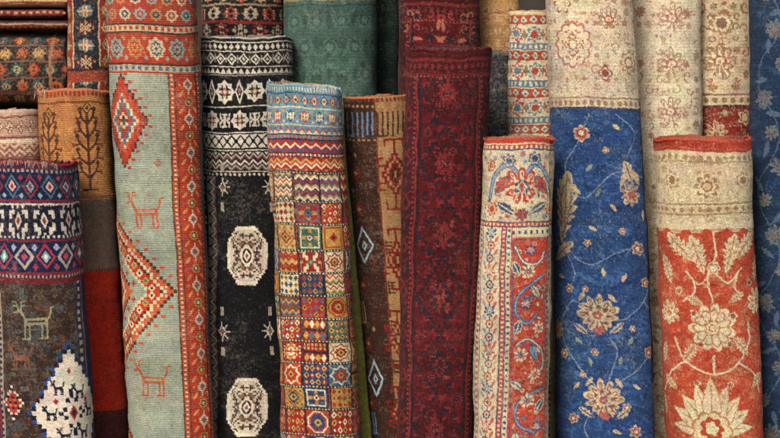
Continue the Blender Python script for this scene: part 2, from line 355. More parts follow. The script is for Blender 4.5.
def dD(c):
    c.fill('#191b3a'); c.band(0,170,'#5e1824'); c.band(166,168,'#232b4c'); c.dash(170,173,5,'#9a8d84')
    c.rep(19.5,lambda u,i:c.nest(u,187,9,12.5,['#44657c' if i%2 else '#84303c','#191b3a','#c9a9a0' if i%2 else '#7fa0ae','#8e2a35']),3)
    c.rep(19.5,lambda u,i:(c.dia(u+9.7,178,2.5,3,'#84303c'),c.dia(u+9.7,196,2.5,3,'#7fa0ae')),3)
    c.band(200,202.5,'#6e1f2b'); c.band(203.5,237,'#c0b8aa'); 
    c.rep(27,lambda u,i:c.bmp(u,220,3.1,4.2,HOOK,{'X':'#15162a'}),2)
    c.rep(27,lambda u,i:c.nest(u+13.5,220,6,13,['#15162a','#c0b8aa','#7e2733']),2)
    c.zig(204,210,6,'#15162a'); c.dash(234,237,5,'#15162a'); c.band(238,240.5,'#6e1f2b')
    c.rep(21,lambda u,i:c.nest(u,255,10,13,['#93323e','#191b3a','#6d958e','#d6c2b4'] if i%2 else ['#a5978c','#22224c','#a3434b']),-6)
    c.rep(21,lambda u,i:c.dia(u+10.5,246,3,4,'#8f9db2'),-6); c.rep(21,lambda u,i:c.dia(u+10.5,265,3,4,'#8e3441'),-6)
    c.band(270,273,'#6e1f2b'); c.band(273,276,'#99897a'); c.dash(273,276,4,'#2b2038'); c.band(276,900,'#33241f')
    c.shp((-90,276,90,900),lambda U,V:(V>276)&(vn(U,V,6,6,401)+.7*vn(U,V,2,2,402)>.35),'#4a382b'); c.shp((-90,276,90,900),lambda U,V:(V>276)&(vn(U,V,8,8,403)+.7*vn(U,V,2,2,404)>.6),'#3c4242')
    c.band(276,282,'#5f1b22')
    uL=c.at(7,340)[0]; uR=c.at(80,340)[0]
    for i,y in enumerate(range(292,640,16)):
        for j,u in enumerate(np.arange(uL+8,uR,17)):
            c.inv(u+(i%2)*6,y,11,11,7,7,[['#5f4f36','#5b2622'],['#34505a','#6a523a'],['#585236','#452c25']][(i+j)%3],11+(i*3+j)%7,.36)
    u,v=c.at(42,322); c.deer(u,v,1.05,'#8a8468',1.6,'#3a2a24'); c.line([(u-8,v+8),(u+8,v+8)],1,'#6a5a44')
    u,v=c.at(28,358); c.deer(u,v,.7,'#7a4a38',1.2)
    c.vband(-90,uL,'#172540'); c.vband(uL-9,uL-5,'#7a2423'); c.vband(uL-1,uL+1,'#97856e'); c.vdash(uL-4,uL-1,6,'#a2917f')
    cr='#cbc2b0'; dk='#151729'; nv='#1d2b50'; bl2='#2a4478'
    c.vband(uR+4,uR+60,'#1a2947',282); c.vdash(uR+6,uR+10,8,'#a5987f',282); c.vband(uR+13,uR+15,'#83614c',282)
    # white stepped medallion with dark figures on a blue ground
    ux=uR-8
    c.nest(ux,412,44,70,[bl2,dk],4.2,[1,.95]); c.nest(ux,412,40,62,[cr,cr,dk,cr],4.2,[1,.9,.34,.26])
    for (x_,y_) in ((-12,388),(9,392),(-22,412),(-10,434),(11,432),(22,411)): c.deer(ux+x_,y_,.36,dk,1.5)
    for x_,y_ in((0,372),(0,452),(-16,400),(16,400)): c.nest(ux+x_,y_,2.5,3.5,['#8c2f28'])
    c.nest(ux,412,5,8,['#8c2f28',dk])
    u,v=c.at(20,402); c.nest(u,v,11,17,[cr,dk,'#9a3526','#c0653a',dk,'#9a3526'],2.6,[1,.84,.72,.45,.32,.2])
def dE(c):
    c.fill('#b27a48'); c.shp((-90,97,90,196),lambda U,V:(V>97)&(vn(U,V,10,5,411)+.6*vn(U,V,2,2,412)>.4),'#a26a3e'); c.band(0,97,'#b55c3c'); c.dash(92,97,4,'#6a3a28')
    def plant(x,y0,y1,wd,col,w):
        u=c.at(x,150)[0]; c.line([(u,y0),(u,y1)],w+.4,col)
        k=0; y=y0+4
        while y<y1-8:
            L=wd*(1-.45*abs((y-(y0+y1)/2)/(y1-y0)*2))
            for s_ in(-1,1):
                c.line([(u,y+9),(u+s_*L*.55,y+2),(u+s_*L*.7,y-4)],w,col); c.line([(u+s_*L*.55,y+2),(u+s_*L,y+3)],w*.8,col); c.dia(u+s_*L*.7,y-6,2.6,3.2,col); c.dia(u+s_*L,y+3,2,2.6,'#7a3a26')
            y+=13; k+=1
        c.nest(u,y0-3,5,7,[col,'#b27a48',col]); c.line([(u-7,y1),(u+7,y1)],w,col)
    plant(93,112,188,15,'#4b2c22',2.2); plant(55,116,188,14,'#55331f',2.2)
    c.band(102,104,'#7c3a28'); c.band(194,197,'#86604a'); c.band(198,270,'#6f5e56'); c.band(270,410,'#b83021'); c.band(410,900,'#4b2423'); c.dash(268,271,3,'#6e3a30')
def dF(c):
    sg='#939a88'; c.fill(sg)
    r='#aa3b28'; o='#b85835'; iv='#cfbd98'; bl='#48697a'; dk='#5a2a24'
    u=c.at(125,118)[0]; R=c.at(149,118)[0]-u; v=119; H=44; S=3.2
    c.nest(u,v,R+2,H+4,[dk,r,o,iv,bl,r,iv,dk],S,[1,.92,.66,.58,.48,.36,.2,.12])
    for k in range(6):
        for s_ in(-1,1):
            for q in(-1,1):
                fx=(k+.3)/6; x_=u+q*(R+3)*(1-fx); y_=v+s_*((H+5)*fx+3); c.rect(x_-1.2+q*1.5,y_-1.3,x_+1.2+q*3.5,y_+1.3,r)
    dc='#b05a36'
    c.deer(*c.at(151,210),1.0,dc,1.9,sg)
    u=c.at(119,290)[0]-6; ua=c.at(180,290)[0]; R=ua-u; v=291; H=90; S=3.4
    c.nest(u,v,R,H,[dk,o,iv,dk,r,iv,sg,dk,o,iv,r,bl],S,[1,.965,.875,.835,.81,.64,.60,.42,.395,.29,.23,.1])
    for k in range(9):
        for s_ in(-1,1):
            fx=(k+.5)/9; x_=u+R*.725*fx; y_=v+s_*H*.725*(1-fx); c.nest(x_,y_,4,4.4,[GD if k%2 else iv,bl if k%2 else dk],0,[1,.45])
            fx=(k+.5)/9; x_=u+R*.92*fx; y_=v+s_*H*.92*(1-fx); c.rect(x_-1.1,y_-1.3,x_+1.1,y_+1.3,iv)
            if k%2 and k<8: x_=u+R*.51*fx; y_=v+s_*H*.51*(1-fx); c.rect(x_-3,y_-1,x_+3,y_+1,r); c.rect(x_-1,y_-3,x_+1,y_+3,r)
    for k in range(10):
        for s_ in(-1,1): c.rect(u+R*(.99-.1*k)+1,v+s_*(H*(.1*k+.01)+5)-1.6,u+R*(.99-.1*k)+5.5,v+s_*(H*(.1*k+.01)+5)+1.6,o)
    c.deer(*c.at(157,380),1.0,dc,1.9,sg)
    u=c.at(126,470)[0]; c.nest(u,478,52,52,[dk,r,iv,o,sg,r],S,[1,.95,.8,.72,.5,.4])
    c.nest(*c.at(162,160),4,4.5,[r,sg,bl],1.6)
    b=15.5; rr='#ae3a26'
    c.vband(b,b+1.3,'#5c3128',72); c.vband(b+1.3,b+6.5,'#ae4a32',72); c.vdash(b+2.6,b+5,4.5,iv,72,900,.4); c.vband(b+6.5,b+7.6,'#4b3630',72)
    c.vband(b+7.6,b+34,rr,72); c.vband(b+34,b+35.2,'#4b3630',72); c.vband(b+35.2,b+40.5,'#ae4a32',72); c.vdash(b+36.6,b+39,4.5,'#c9b48f',72,900,.4); c.vband(b+40.5,b+80,'#4b5f6a',72); c.vband(b+46,b+49,'#9a4534',72)
    for i,y in enumerate(range(82,640,17)):
        if i%2: c.star8(b+21,y,5.6,5.6,GD); c.star8(b+21,y,3.6,3.8,dk); c.dia(b+21,y,2,2.2,iv)
        else: c.nest(b+21,y,6,6.5,[iv,bl,rr],1.5,[1,.66,.35])
        for sx in(-1,1): c.leaf(b+21+sx*8,y+8.5,9,1.7,.9*sx,'#c98a52',.2,2); c.rect(b+21+sx*9.5-1,y-1,b+21+sx*9.5+1,y+1,bl if i%2 else GD)
        c.rect(b+20.3,y+7.3,b+21.7,y+9.8,iv)
    c.band(-200,72,'#a03f2f')
    mu=['#c2ad8c','#8a9890','#b07c50']
    for k,y in enumerate((-20,-2,14)): c.rep(15,lambda u,i:(c.star8(u,y,6.8,7,mu[(i+k)%3]),c.star8(u,y,4,4.3,r if (i+k)%2 else '#3d4450'),c.dia(u,y,2,2.2,mu[(i+k)%3])),4*k)
    c.band(23,25,'#4c3632'); c.band(25,31,'#b8a685'); c.dash(26,30,6,r); c.band(31,33,'#4c3632')
    c.band(33,62,'#a8402c')
    def sq(u,i):
        a=mu[i%3]; b2=['#4a5866','#7a3a2e',r][i%3]
        c.star8(u,47.5,9.5,12,a); c.star8(u,47.5,6.2,8,b2); c.flo(u,47.5,5,8,a,.5); c.ell(u,47.5,1.6,1.8,b2)
        c.dia(u+10.5,38,2.3,2.8,mu[2]); c.dia(u+10.5,57,2.3,2.8,mu[1])
    c.rep(21,sq,6); c.band(62,64,'#4c3632'); c.band(64,70,'#b8a685'); c.dash(65,69,7,bl); c.band(70,72,r)
def dG2(c):
    c.fill('#1e181b')
    for k,y in enumerate((-4,14,31,48)):
        c.rep(19,lambda u,i:(c.star8(u,y,8,7.5,['#8f3a30','#a09077'][(i+k)%2]),c.inv(u,y,11,10,7,7,['#b0a085','#1e181b'],60+k,.7)),k*9)
    c.band(4,6,'#8a7a62'); c.band(21,24,'#7b2c27')
def dG(c):
    iv='#c4bcab'; c.fill('#111014'); c.band(0,37.5,iv); c.dash(36,38,3,BK)
    c.band(41,42,iv); c.rep(6,lambda u,i:c.dia(u,46,2.4,3.2,iv)); c.band(50,51,iv)
    c.rep(12,lambda u,i:(c.nest(u,58,5.4,6.2,[iv,BK,iv]),c.rect(u+5.4,54,u+6.6,62,'#8c857a'))); c.band(65.5,66.5,iv)
    c.zig(67.5,73,6,iv); c.band(74,75,'#8c857a'); 
    def cross(u,y,R,V):
        c.star8(u,y,R,V,iv); c.star8(u,y,R*.74,V*.74,BK)
        c.rect(u-1.4,y-V*.7,u+1.4,y+V*.7,iv); c.rect(u-R*.7,y-1.4,u+R*.7,y+1.4,iv); c.nest(u,y,R*.38,V*.38,['#8c5044',iv])
        for sx in(-1,1):
            for sy in(-1,1): c.dia(u+sx*R*.4,y+sy*V*.4,1.6,1.8,iv)
    c.rep(30,lambda u,i:(cross(u,91,11,12),c.nest(u+15,91,4.5,13,[iv,BK,iv]),c.dia(u+15,91,1.6,3,'#8c5044')),-20)
    c.band(105.5,106.5,iv); c.rep(30,lambda u,i:(cross(u,119.5,9.5,10.5),c.bmp(u+15,119.5,1.3,2.0,HOOK,{'X':iv})),-5)
    c.band(131.5,132.5,iv); c.band(134,147,iv)
    c.rep(9,lambda u,i:(c.line([(u-4.5,135),(u+4.5,146)],1.6,BK),c.line([(u+4.5,135),(u-4.5,146)],1.6,BK),c.dia(u,140.5,2,2.4,BK)))
    c.band(149,150,iv); c.chev(151.5,169,9,4.5,2.2,[BK,'#9c958a','#5b302c',BK,iv]); c.band(170,171,iv); c.rep(5,lambda u,i:c.dia(u,173.5,1.6,1.8,iv))
    uL=c.at(220,300)[0]; uR=-uL+4
    for s_,uu in ((-1,uL),(1,uR)):
        a,b=(uu-16,uu) if s_<0 else (uu,uu+16)
        c.vband(a,b,'#7a7468',176); c.vzig(a+1,b-1,11,BK,176); c.vzig(a+6,b-1,11,'#aca392',176); c.vzig(a+10,b-1,11,'#5b3a34',176)
        c.vband(b-1.5,b,BK,176); c.vband(a,a+1.5,BK,176)
        c.vband(*( (a-60,a) if s_<0 else (b,b+60)),'#1c1a20',176)
        for y in range(184,640,15): c.inv((a-8) if s_<0 else b+8,y,12,12,5,5,[iv],75,.55)
    cm='#cfc5b0'; br='#7d5a48'
    for y in (255,408,560):
        u=c.at(248,y)[0]+1
        c.octa(u,y,20.5,29.5,cm,1.45,1.8); 
        for i in range(12):
            t=2*math.pi*i/12; c.ell(u+20*math.cos(t)*.93,y+28.5*math.sin(t)*.93,3,3.2,cm)
        c.octa(u,y,18,26.8,'#3a3236',1.45,1.5); c.octa(u,y,17,25.6,'#bcb29e',1.45,1.5)
        c.inv(u,y,30,46,17,23,['#2a2528',br],86,.5); c.octa(u,y,6.5,9.5,cm,1.4); c.octa(u,y,4.8,7.2,'#2a2528',1.4); c.nest(u,y,3.8,6,[cm,'#8c4038'])
    for y in (186,331,484):
        for s_ in (-1,1):
            ue=c.at(248,y)[0]+1+s_*25
            for k in range(5):
                t=math.pi*(.5+k*.25) if s_>0 else math.pi*(-.5+k*.25); c.line([(ue,y),(ue+8*math.cos(t),y+9*math.sin(t))],1.3,'#b0a896')
            c.nest(ue,y,4,6,[cm,BK,br],1.3)
            for dy in(-20,20): c.inv(ue,y+dy,6,9,5,7,['#8b7a66','#a59c8a'],84,.6)
def dH(c):
    c.fill('#41594f'); 
    for i,y in enumerate(range(-6,120,26)):
        c.rep(26,lambda u,j:(c.flo(u+(i%2)*13,y,10,8,'#4d665b',.25),c.flo(u+(i%2)*13,y,7,8,'#3a5148',.25),c.flo(u+(i%2)*13,y,4,6,'#566f62',.25),c.leaf(u+13+(i%2)*13,y,18,3,1.57,'#364c43')))
    c.arab(-60,60,-20,110,13,['#384d45','#4b6459','#35483f','#546d61'],5,True,.7,1.2)
    c.band(-3,0,'#8b7a4d'); c.band(4,5.5,'#2b423c')
def dH2(c): c.fill('#1f2d2a'); c.arab(-30,30,-20,200,12,['#1b2a28','#2a3a35'],6)
def dI(c):
    lb='#6d8b9b'; iv='#d2c6a4'; dr='#8a241f'; c.fill('#9c3628'); c.band(0,139,lb); c.band(84,92,'#5f8292'); c.dash(88,92,3,'#b9c2c0')
    c.band(93.5,94.7,'#3a5068'); 
    c.rep(9.5,lambda u,i:(c.nest(u,101,4.4,5.6,[['#2f4a68',iv,'#a83a2c'],['#a8402e',iv,'#2f4a68']][i%2],1.1)))
    c.band(107.5,108.7,iv); c.rep(14,lambda u,i:(c.star8(u,117,5.6,6.6,['#a8392c','#33506e'][i%2]),c.inv(u,117,7,8,5,5,[iv],90,.7),c.dia(u+7,112,1.6,2,GD),c.dia(u+7,122,1.6,2,iv))); c.band(125,126.2,iv); c.zig(127,134,7,'#a8402e'); c.zig(130,134,7,iv); c.band(134.5,135.7,'#2f2a33'); c.dash(136,139,4,'#b04a34')
    c.band(139,140.5,'#2f2a33'); c.chev(140.5,153,10,4.5,2.2,['#9a2e25','#9a2e25',iv,'#9a2e25','#37507a']); c.band(153,154.2,'#2f2a33'); c.dash(154.2,156.4,4,iv); c.band(156.4,157.6,'#2f2a33'); c.chev(157.6,171,10,4.5,2.2,['#a83a2a',iv,dr,'#a83a2a','#bd9a5a']); c.band(171,173,'#2f2a33')
    reds=['#942a22','#87231d','#a03a28',dr]; oc=['#a8823f','#bd9f62']; oth=['#cfc29e','#cfc29e','#3f5d48','#3d5f7a','#2d3a5c']
    r=np.random.default_rng(41); y=173.0; dk='#2a2129'; edges=[-62,-38,-13.5,12,37,62]; row=0
    while y<640:
        pit=float(r.uniform(21,29))
        for j in range(5):
            e0=edges[j]+r.uniform(-1,1); e1=edges[j+1]+r.uniform(-1,1)
            nsub=2 if r.random()<.15 else 1
            for sb in range(nsub):
                y0=y+sb*pit/nsub; y1=y+(sb+1)*pit/nsub
                q=r.random(); a=reds[r.integers(4)] if q<.58 else (oc[r.integers(2)] if q<.7 else oth[r.integers(5)])
                light=a in oc or a=='#cfc29e'
                b=(reds+['#3d5f7a','#3f5d48','#2d3a5c'])[r.integers(7)] if light else ['#d2c6a4','#bd9f62','#d2c6a4','#3d5f7a' if a in reds else '#a03a28'][r.integers(4)]
                d=[z for z in reds+['#2d3a5c','#3f5d48','#3d5f7a'] if z not in(a,b)][r.integers(5)]
                g='#b08a45' if b!='#b08a45' else '#d2c6a4'
                u=(e0+e1)/2; m=(y0+y1)/2; w=(e1-e0)/2-1.4; h=(y1-y0)/2-1.3; k=int(r.integers(0,10)) if nsub==1 else int(r.integers(10,13))
                if row==0 and nsub==1: k=6
                c.rect(e0,y0,e1,y1,dk); c.rect(u-w,m-h,u+w,m+h,a)
                if k==0: c.octa(u,m,w-1,h-1,b,1.4); c.octa(u,m,w-2.4,h-2.2,a,1.4); c.octa(u,m,w-4,h-3.6,d,1.4); c.star8(u,m,4.2,4,g); c.dia(u,m,1.8,1.8,dk)
                elif k==1:
                    c.nest(u,m,w,h,[b,a,d,g,dk],1.3,[1,.86,.66,.38,.18])
                    for sx in(-1,1):
                        for sy in(-1,1): c.nest(u+sx*(w-3),m+sy*(h-3),2.8,2.8,[g,d])
                elif k in(2,8):
                    for p in range(4):
                        for q2 in range(3): c.nest(u-w+w/4+p*w/2,m-h+h/3+q2*h*2/3,w/4-.2,h/3-.2,[[b,d],[g,dk],[d,b]][(p+q2)%3])
                elif k==3: c.star8(u,m,w,h,b); c.star8(u,m,w-2.2,h-2,a); c.star8(u,m,w-4.5,h-4.2,d); c.dia(u,m,4,4,g); c.dia(u,m,1.8,1.8,dk); [c.line([(u+sx*(w-1),m+sy*(h-1)),(u+sx*(w-5),m+sy*(h-5))],1.3,g) for sx in(-1,1) for sy in(-1,1)]
                elif k==4: c.bmp(u,m,w/4.1,h/3.6,HOOK,{'X':b}); c.nest(u,m,4,4,[d,g]); [c.rect(u+sx*(w-1.5)-1,m-1.5,u+sx*(w-1.5)+1,m+1.5,g) for sx in(-1,1)]
                elif k==5: c.inv(u,m,2*w-1,2*h-1,13,11,[b,g,d],int(r.integers(200)),.62)
                elif k in(6,9): c.chev(m-h,m+h,w*.66,3.6,2.1,[b,a,d,a,g],u-w,u+w)
                elif k==7:
                    c.rect(u-w+1.5,m-h+1.5,u+w-1.5,m+h-1.5,b); c.rect(u-w+2.8,m-h+2.8,u+w-2.8,m+h-2.8,a); c.rect(u-1.6,m-h+3,u+1.6,m+h-3,g); c.rect(u-w+3,m-1.6,u+w-3,m+1.6,g); c.nest(u,m,5,5,[d,b,dk])
                elif k==10:
                    for p in range(4): c.dia(u-w+w/4+p*w/2,m,w/4,h,b if p%2 else g)
                elif k==11: c.zig(m-h,m+h,5.5,b,u-w,u+w); c.zig(m,m+h,5.5,d,u-w,u+w)
                else: c.dash(m-h+1,m+h-1,4,b,u-w,u+w); c.band(m-.8,m+.8,d,u-w,u+w)
        c.band(y-.9,y+.9,dk); c.dash(y-.6,y+.5,3.4,'#c9bd98'); y+=pit; row+=1
def dJ2(c): c.fill('#787a3a')
def dJ(c):
    dk='#38211a'; tn='#9b7850'; rr='#741f19'; c.fill(dk); q=c.at(377,150)[0]
    c.vband(q,90,tn); c.vband(q-.5,q+1.4,'#5c2a20')
    c.shp((q,90,90,700),lambda U,V:(U>q+1.4)&(vn(U,V,20,30,77)+vn(U,V,3,3,78)*.5>.25),'#8c6a44')
    bl='#57788f'; gd='#97784a'
    for k in range(12):
        x=348+k*4.9; u,v=c.at(x,122); cc=bl if x<376 else '#3f2a22'
        c.rect(u-.9,111,u+.9,134,cc)
        if k%3==0: c.rect(u-.9,134,u+(.9 if k%2 else 9),136,cc)
    c.dash(104,106.5,5,gd,-90,q); c.dash(138,140,5,gd,-90,q)
    for (x,y,cc) in ((362,312,gd),(371,425,bl)):
        u,v=c.at(x,y); c.bmp(u,v,1.7,4.2,COMB,{'X':cc}); c.rect(u-6.5,v+10.5,u+6.5,v+12.3,cc)
    for x,y in((358,172),(360,208),(364,284),(368,345),(371,405)): c.nest(*c.at(x,y),6,8,[rr,dk,gd],1.6,[1,.6,.3])
    for x,y,cc in((356,154,gd),(355,190,bl),(374,262,rr),(374,330,gd)): c.dia(*c.at(x,y),2.4,3.2,cc)
    for x,y in((364,244),(375,380)):
        c.nest(*c.at(x,y),10.5,19,['#9db6c0',dk,'#9db6c0',dk],0,[1,.78,.3,.12])
    for i,y in enumerate(range(240,640,40)):
        for k in range(4): c.rect(q+2,y+k*3.6,q+9,y+k*3.6+1.6,'#4a2a20')
        c.rect(q+2,y-1,q+3.4,y+13.5,'#4a2a20')
    for (x,y,S) in((394,174,1.0),(396,258,.85),(397,338,.8),(398,415,.8)):
        u,v=c.at(x,y); u+=2
        c.nest(u,v,14*S,25*S,[rr,tn,rr,'#2f2320',gd],2.4,[1,.74,.56,.3,.14])
        for s_ in(-1,1):
            a=v+s_*25*S; c.line([(u,a),(u,a+s_*10*S)],2.4,rr); c.line([(u-9*S,a+s_*10*S),(u+9*S,a+s_*10*S)],2.4,rr); c.line([(u-9*S,a+s_*10*S),(u-9*S,a+s_*3*S)],2.2,rr); c.line([(u+9*S,a+s_*10*S),(u+9*S,a+s_*3*S)],2.2,rr)
            for sx in(-1,1): c.line([(u+sx*9*S,v+s_*9*S),(u+sx*16*S,v+s_*9*S),(u+sx*16*S,v+s_*16*S),(u+sx*11*S,v+s_*16*S)],2.2,rr)
    c.dash(97,101,4,'#6a2a22')
def dK(c,v00=60):
    c.fill('#501317'); dk='#221a24'; rr='#6f2224'; hi='#7c3d38'; md='#3f0f13'
    r=np.random.default_rng(77)
    y=92
    while y<660:
        # large low-contrast angular diamonds with hooked edges, each one different
        h=float(r.uniform(34,42)); ox=float(r.uniform(-2,2)); w=25; kk=int(r.integers(0,3))
        c.nest(ox,y,w,h,[dk,'#501317',md,dk,rr,md],3.0,[1,.86,.74,.46,[.36,.30,.40][kk],[.16,.2,.12][kk]])
        for k in range(6):
            for sx in(-1,1):
                for sy in(-1,1):
                    fx=(k+.5)/6; x_=ox+sx*w*fx; y_=y+sy*h*(1-fx); c.line([(x_,y_),(x_+sx*5,y_),(x_+sx*5,y_-sy*4)],1.8,dk if k%2 else rr)
        for sx in(-1,1):
            for sy in(-1,1): c.inv(ox+sx*w*.3,y+sy*h*.3,8,10,7,7,[dk,rr,hi],int(r.integers(300)),.6)
            c.inv(sx*20,y+h*.95,13,17,9,11,[dk,rr],int(r.integers(300)),.6)
        c.inv(ox,y,10,12,7,7,[hi,dk],int(r.integers(300)),.6)
        y+=h*1.75
    c.arab(-26,26,70,640,9,[md,'#61201f',dk],201,False,.45,1.2)
    for s_ in (-1,1):
        x0=27 if s_>0 else -62
        c.vband(x0,x0+35,md); c.vband(28*s_-1.2,28*s_+1.2,dk); c.vband(31.5*s_-1,31.5*s_+1,'#7a2a2a'); c.vdash(34.5*s_-1.2,34.5*s_+1.2,5,hi); c.vband(54*s_-1.2,54*s_+1.2,'#7a2a2a')
        for i,y in enumerate(range(70,640,22)):
            c.nest(s_*44,y,8.5,9.5,[dk if i%2 else rr,md,rr if i%2 else dk],1.9,[1,.62,.42]); c.line([(s_*38,y+11),(s_*44,y+7),(s_*50,y+11)],1.9,dk); c.line([(s_*38,y+11),(s_*44,y+15),(s_*50,y+11)],1.7,rr)
    c.fade('#501317',.55,66,640,431,4)
    c.band(v00-6,v00+13,md); c.band(-200,v00-6,'#4a1216'); c.band(v00-3,v00,'#6f2224'); c.rep(13,lambda u,i:c.inv(u,v00+5,11,12,9,9,[dk,rr],105,.6)); c.band(v00+12,v00+13.2,rr); c.dash(v00+14,v00+16,4,hi)
def dK2(c): dK(c,6); c.arab(-50,50,10,60,12,['#8c2f33','#241a28','#9a5a4a'],8)
def dL1(c): c.fill('#b58a5a'); c.arab(-40,40,-20,120,11,['#cba274','#8d5f46','#9e5b4a','#d7b688'],9,True,.95)
def dL2(c): c.fill('#2c3036'); c.arab(-30,30,40,200,10,['#4a4f55','#1e2026','#4b4440'],10); c.band(50,54,'#5e5a55')
def dL3(c):
    iv='#cfc2a4'; c.fill(iv); rd='#a04a3c'; bl='#5f7684'
    c.vdash(-17,-14,6,rd); c.vdash(14,17,6,rd)
    y=16; k=0
    while y<220:
        if k%3==0: c.band(y,y+9,rd); c.rep(9,lambda u,i:c.nest(u,y+4.5,3.6,3.6,[iv,bl])); h=10
        elif k%3==1: c.rep(17,lambda u,i:(c.flower(u,y+9,8,[rd if i%2 else bl,iv,bl if i%2 else rd],8),c.leaf(u+8.5,y+9,11,2,1.57,'#8a7a5c'))); h=18
        else: c.band(y,y+7,bl); c.dash(y+1.5,y+5.5,5,iv); h=8
        y+=h; k+=1
    c.band(8,16,'#c1a782')
def dM(c):
    iv='#c2b393'; rd='#a23b2c'; bl='#31486a'; lb='#71879a'
    c.fill(rd); c.band(-10,146,'#a5382b'); c.band(143.5,145,iv); c.dash(146,149,5,iv); c.band(149,150.5,bl)
    q0=c.at(481,300)[0]; q1=c.at(497,300)[0]; q2=c.at(506,300)[0]; q3=c.at(545,300)[0]
    c.band(150.5,900,iv)
    def L(x,y,l,w,t,col,e=bl): c.leaf(*c.at(x,y),l+2.2,w+1.1,t,e,.3,4); c.leaf(*c.at(x,y),l,w,t,col,.3,4,e)
    def curl(pts,w,col,edge):
        p=[c.at(*z) for z in pts]; c.vine(p,w+1.8,edge,False); c.vine(p,w,col,False)
    c.arab(-60,60,152,222,7.5,[lb,'#a85e50',bl,'#9a8764'],14,False,.95,1.1)
    curl([(488,196),(494,174),(508,164),(520,176),(534,164),(546,176),(550,196)],3.2,lb,bl)
    u,v=c.at(520,186); c.palm(u,v,19,[rd,iv,bl,iv],0,9,1); c.nest(u,v,6,7,[iv,rd,bl],1.4)
    L(500,184,22,6,2.3,rd); L(540,184,22,6,.85,rd); L(505,207,22,5,.5,bl,iv); L(536,207,22,5,2.6,bl,iv)
    for x,y,R,a,b in((508,160,7,bl,iv),(533,159,7,bl,iv),(490,208,7,rd,iv),(548,208,7,rd,iv),(520,213,7,rd,bl),(490,165,6,rd,iv)): c.flower(*c.at(x,y),R,[a,b,a],7,x)
    c.band(220,221.2,bl); c.band(221.2,225,rd); c.dash(222,224.2,4.5,iv); c.band(225,226.2,bl)
    c.vband(-90,q1,iv,226)
    for i,y in enumerate(range(232,640,13)):
        u=(q0+q1)/2; a=rd if i%2 else bl
        if i%3: c.star8(u,y,5.4,5.6,a); c.star8(u,y,3.4,3.6,iv); c.dia(u,y,2,2.2,bl if a==rd else rd)
        else: c.palm(u,y,7,[a,iv,lb,iv],0,7,i)
        c.leaf(u-6,y+6.5,8,1.8,1.0,lb,.3,2); c.leaf(u+6,y+6.5,8,1.8,2.1,'#a85e50',.3,2); c.rect(u-.7,y+5,u+.7,y+8,bl)
    c.vband(q0-2.5,q0-1.3,bl,226); c.vdash(q0-8,q0-3.5,6,rd,226,900,.5); c.vband(q0-10,q0-8.8,bl,226); c.vdash(q0-17,q0-11,8,lb,226,900,.5)
    # guard stripes and nested inner frame
    c.vband(q1,q1+1.2,bl,226); c.vband(q1+1.2,q1+5.4,rd,226); c.vdash(q1+2,q1+4.6,4.5,iv,226,900,.45); c.vband(q1+5.4,q1+6.6,bl,226)
    c.vband(q1+6.6,q1+11,iv,226); c.vdash(q1+7.4,q1+10.2,6,bl,226,900,.4); c.vband(q1+11,q1+12.2,rd,226); q2=q1+12.2
    c.rect(q2,226.2,q3,237,iv); c.dash(229,233,6,bl,q2,q3,.4); c.band(236,237.2,rd,q2,q3)
    c.rect(q2,237.2,q3,900,'#a43c2c'); c.rect(q2,238,q3,239,bl); c.vband(q2+.8,q2+1.8,bl,238)
    c.arab(q2+3,q3-1,241,640,7.5,['#b98a70','#3d5a80','#842c24',iv,'#b9674e'],16,False,.85,1.05)
    curl([(514,246),(522,262),(536,264),(542,252)],1.6,iv,bl)
    curl([(542,276),(530,284),(517,294),(513,310),(524,322),(536,314)],1.7,lb,bl)
    curl([(514,344),(526,338),(540,350),(540,368),(526,376)],1.6,iv,bl)
    curl([(540,388),(526,394),(514,406),(516,424),(532,432)],1.7,lb,bl)
    for x,y,l,w,t,col in((515,268,15,4,1.1,bl),(535,292,17,4,.8,iv),(515,326,15,4,1.9,bl),(532,352,17,4,1.2,lb),(514,384,15,4,.6,iv),(537,406,16,4,2.2,bl),(514,438,14,4,1.3,iv)): L(x,y,l,w,t,col,iv if col==bl else bl)
    for x,y,R,a,b in((529,250,6.5,bl,iv),(527,272,8,iv,bl),(524,303,7.5,bl,iv),(538,328,7,iv,bl),(518,354,8,iv,bl),(533,374,6.5,iv,rd),(526,400,8,iv,bl),(535,426,6.5,bl,iv),(522,448,8,iv,bl),(530,500,9,bl,iv)):
        c.palm(*c.at(x,y),R,[a,b,'#b5655a',b],.5*math.sin(x),8,x)
    c.vband(q3,q3+1.4,bl,226); c.vband(q3+1.4,90,iv,226)
    for i,y in enumerate(range(234,640,11)): c.nest(q3+7,y,3.6,4.4,[rd if i%2 else bl,iv],1.3); c.leaf(q3+15,y+5,8,2.2,1.2,lb)
    c.fade('#b7a486',.3,150,640,441,2.5)
def beige_flor(c,v0,v1,seed):
    c.arab(-62,62,v0,v1,11,['#a98f70','#dbcdb2','#a5776a','#9a8768','#b59882','#cebda0'],seed,True,.97,1.3)
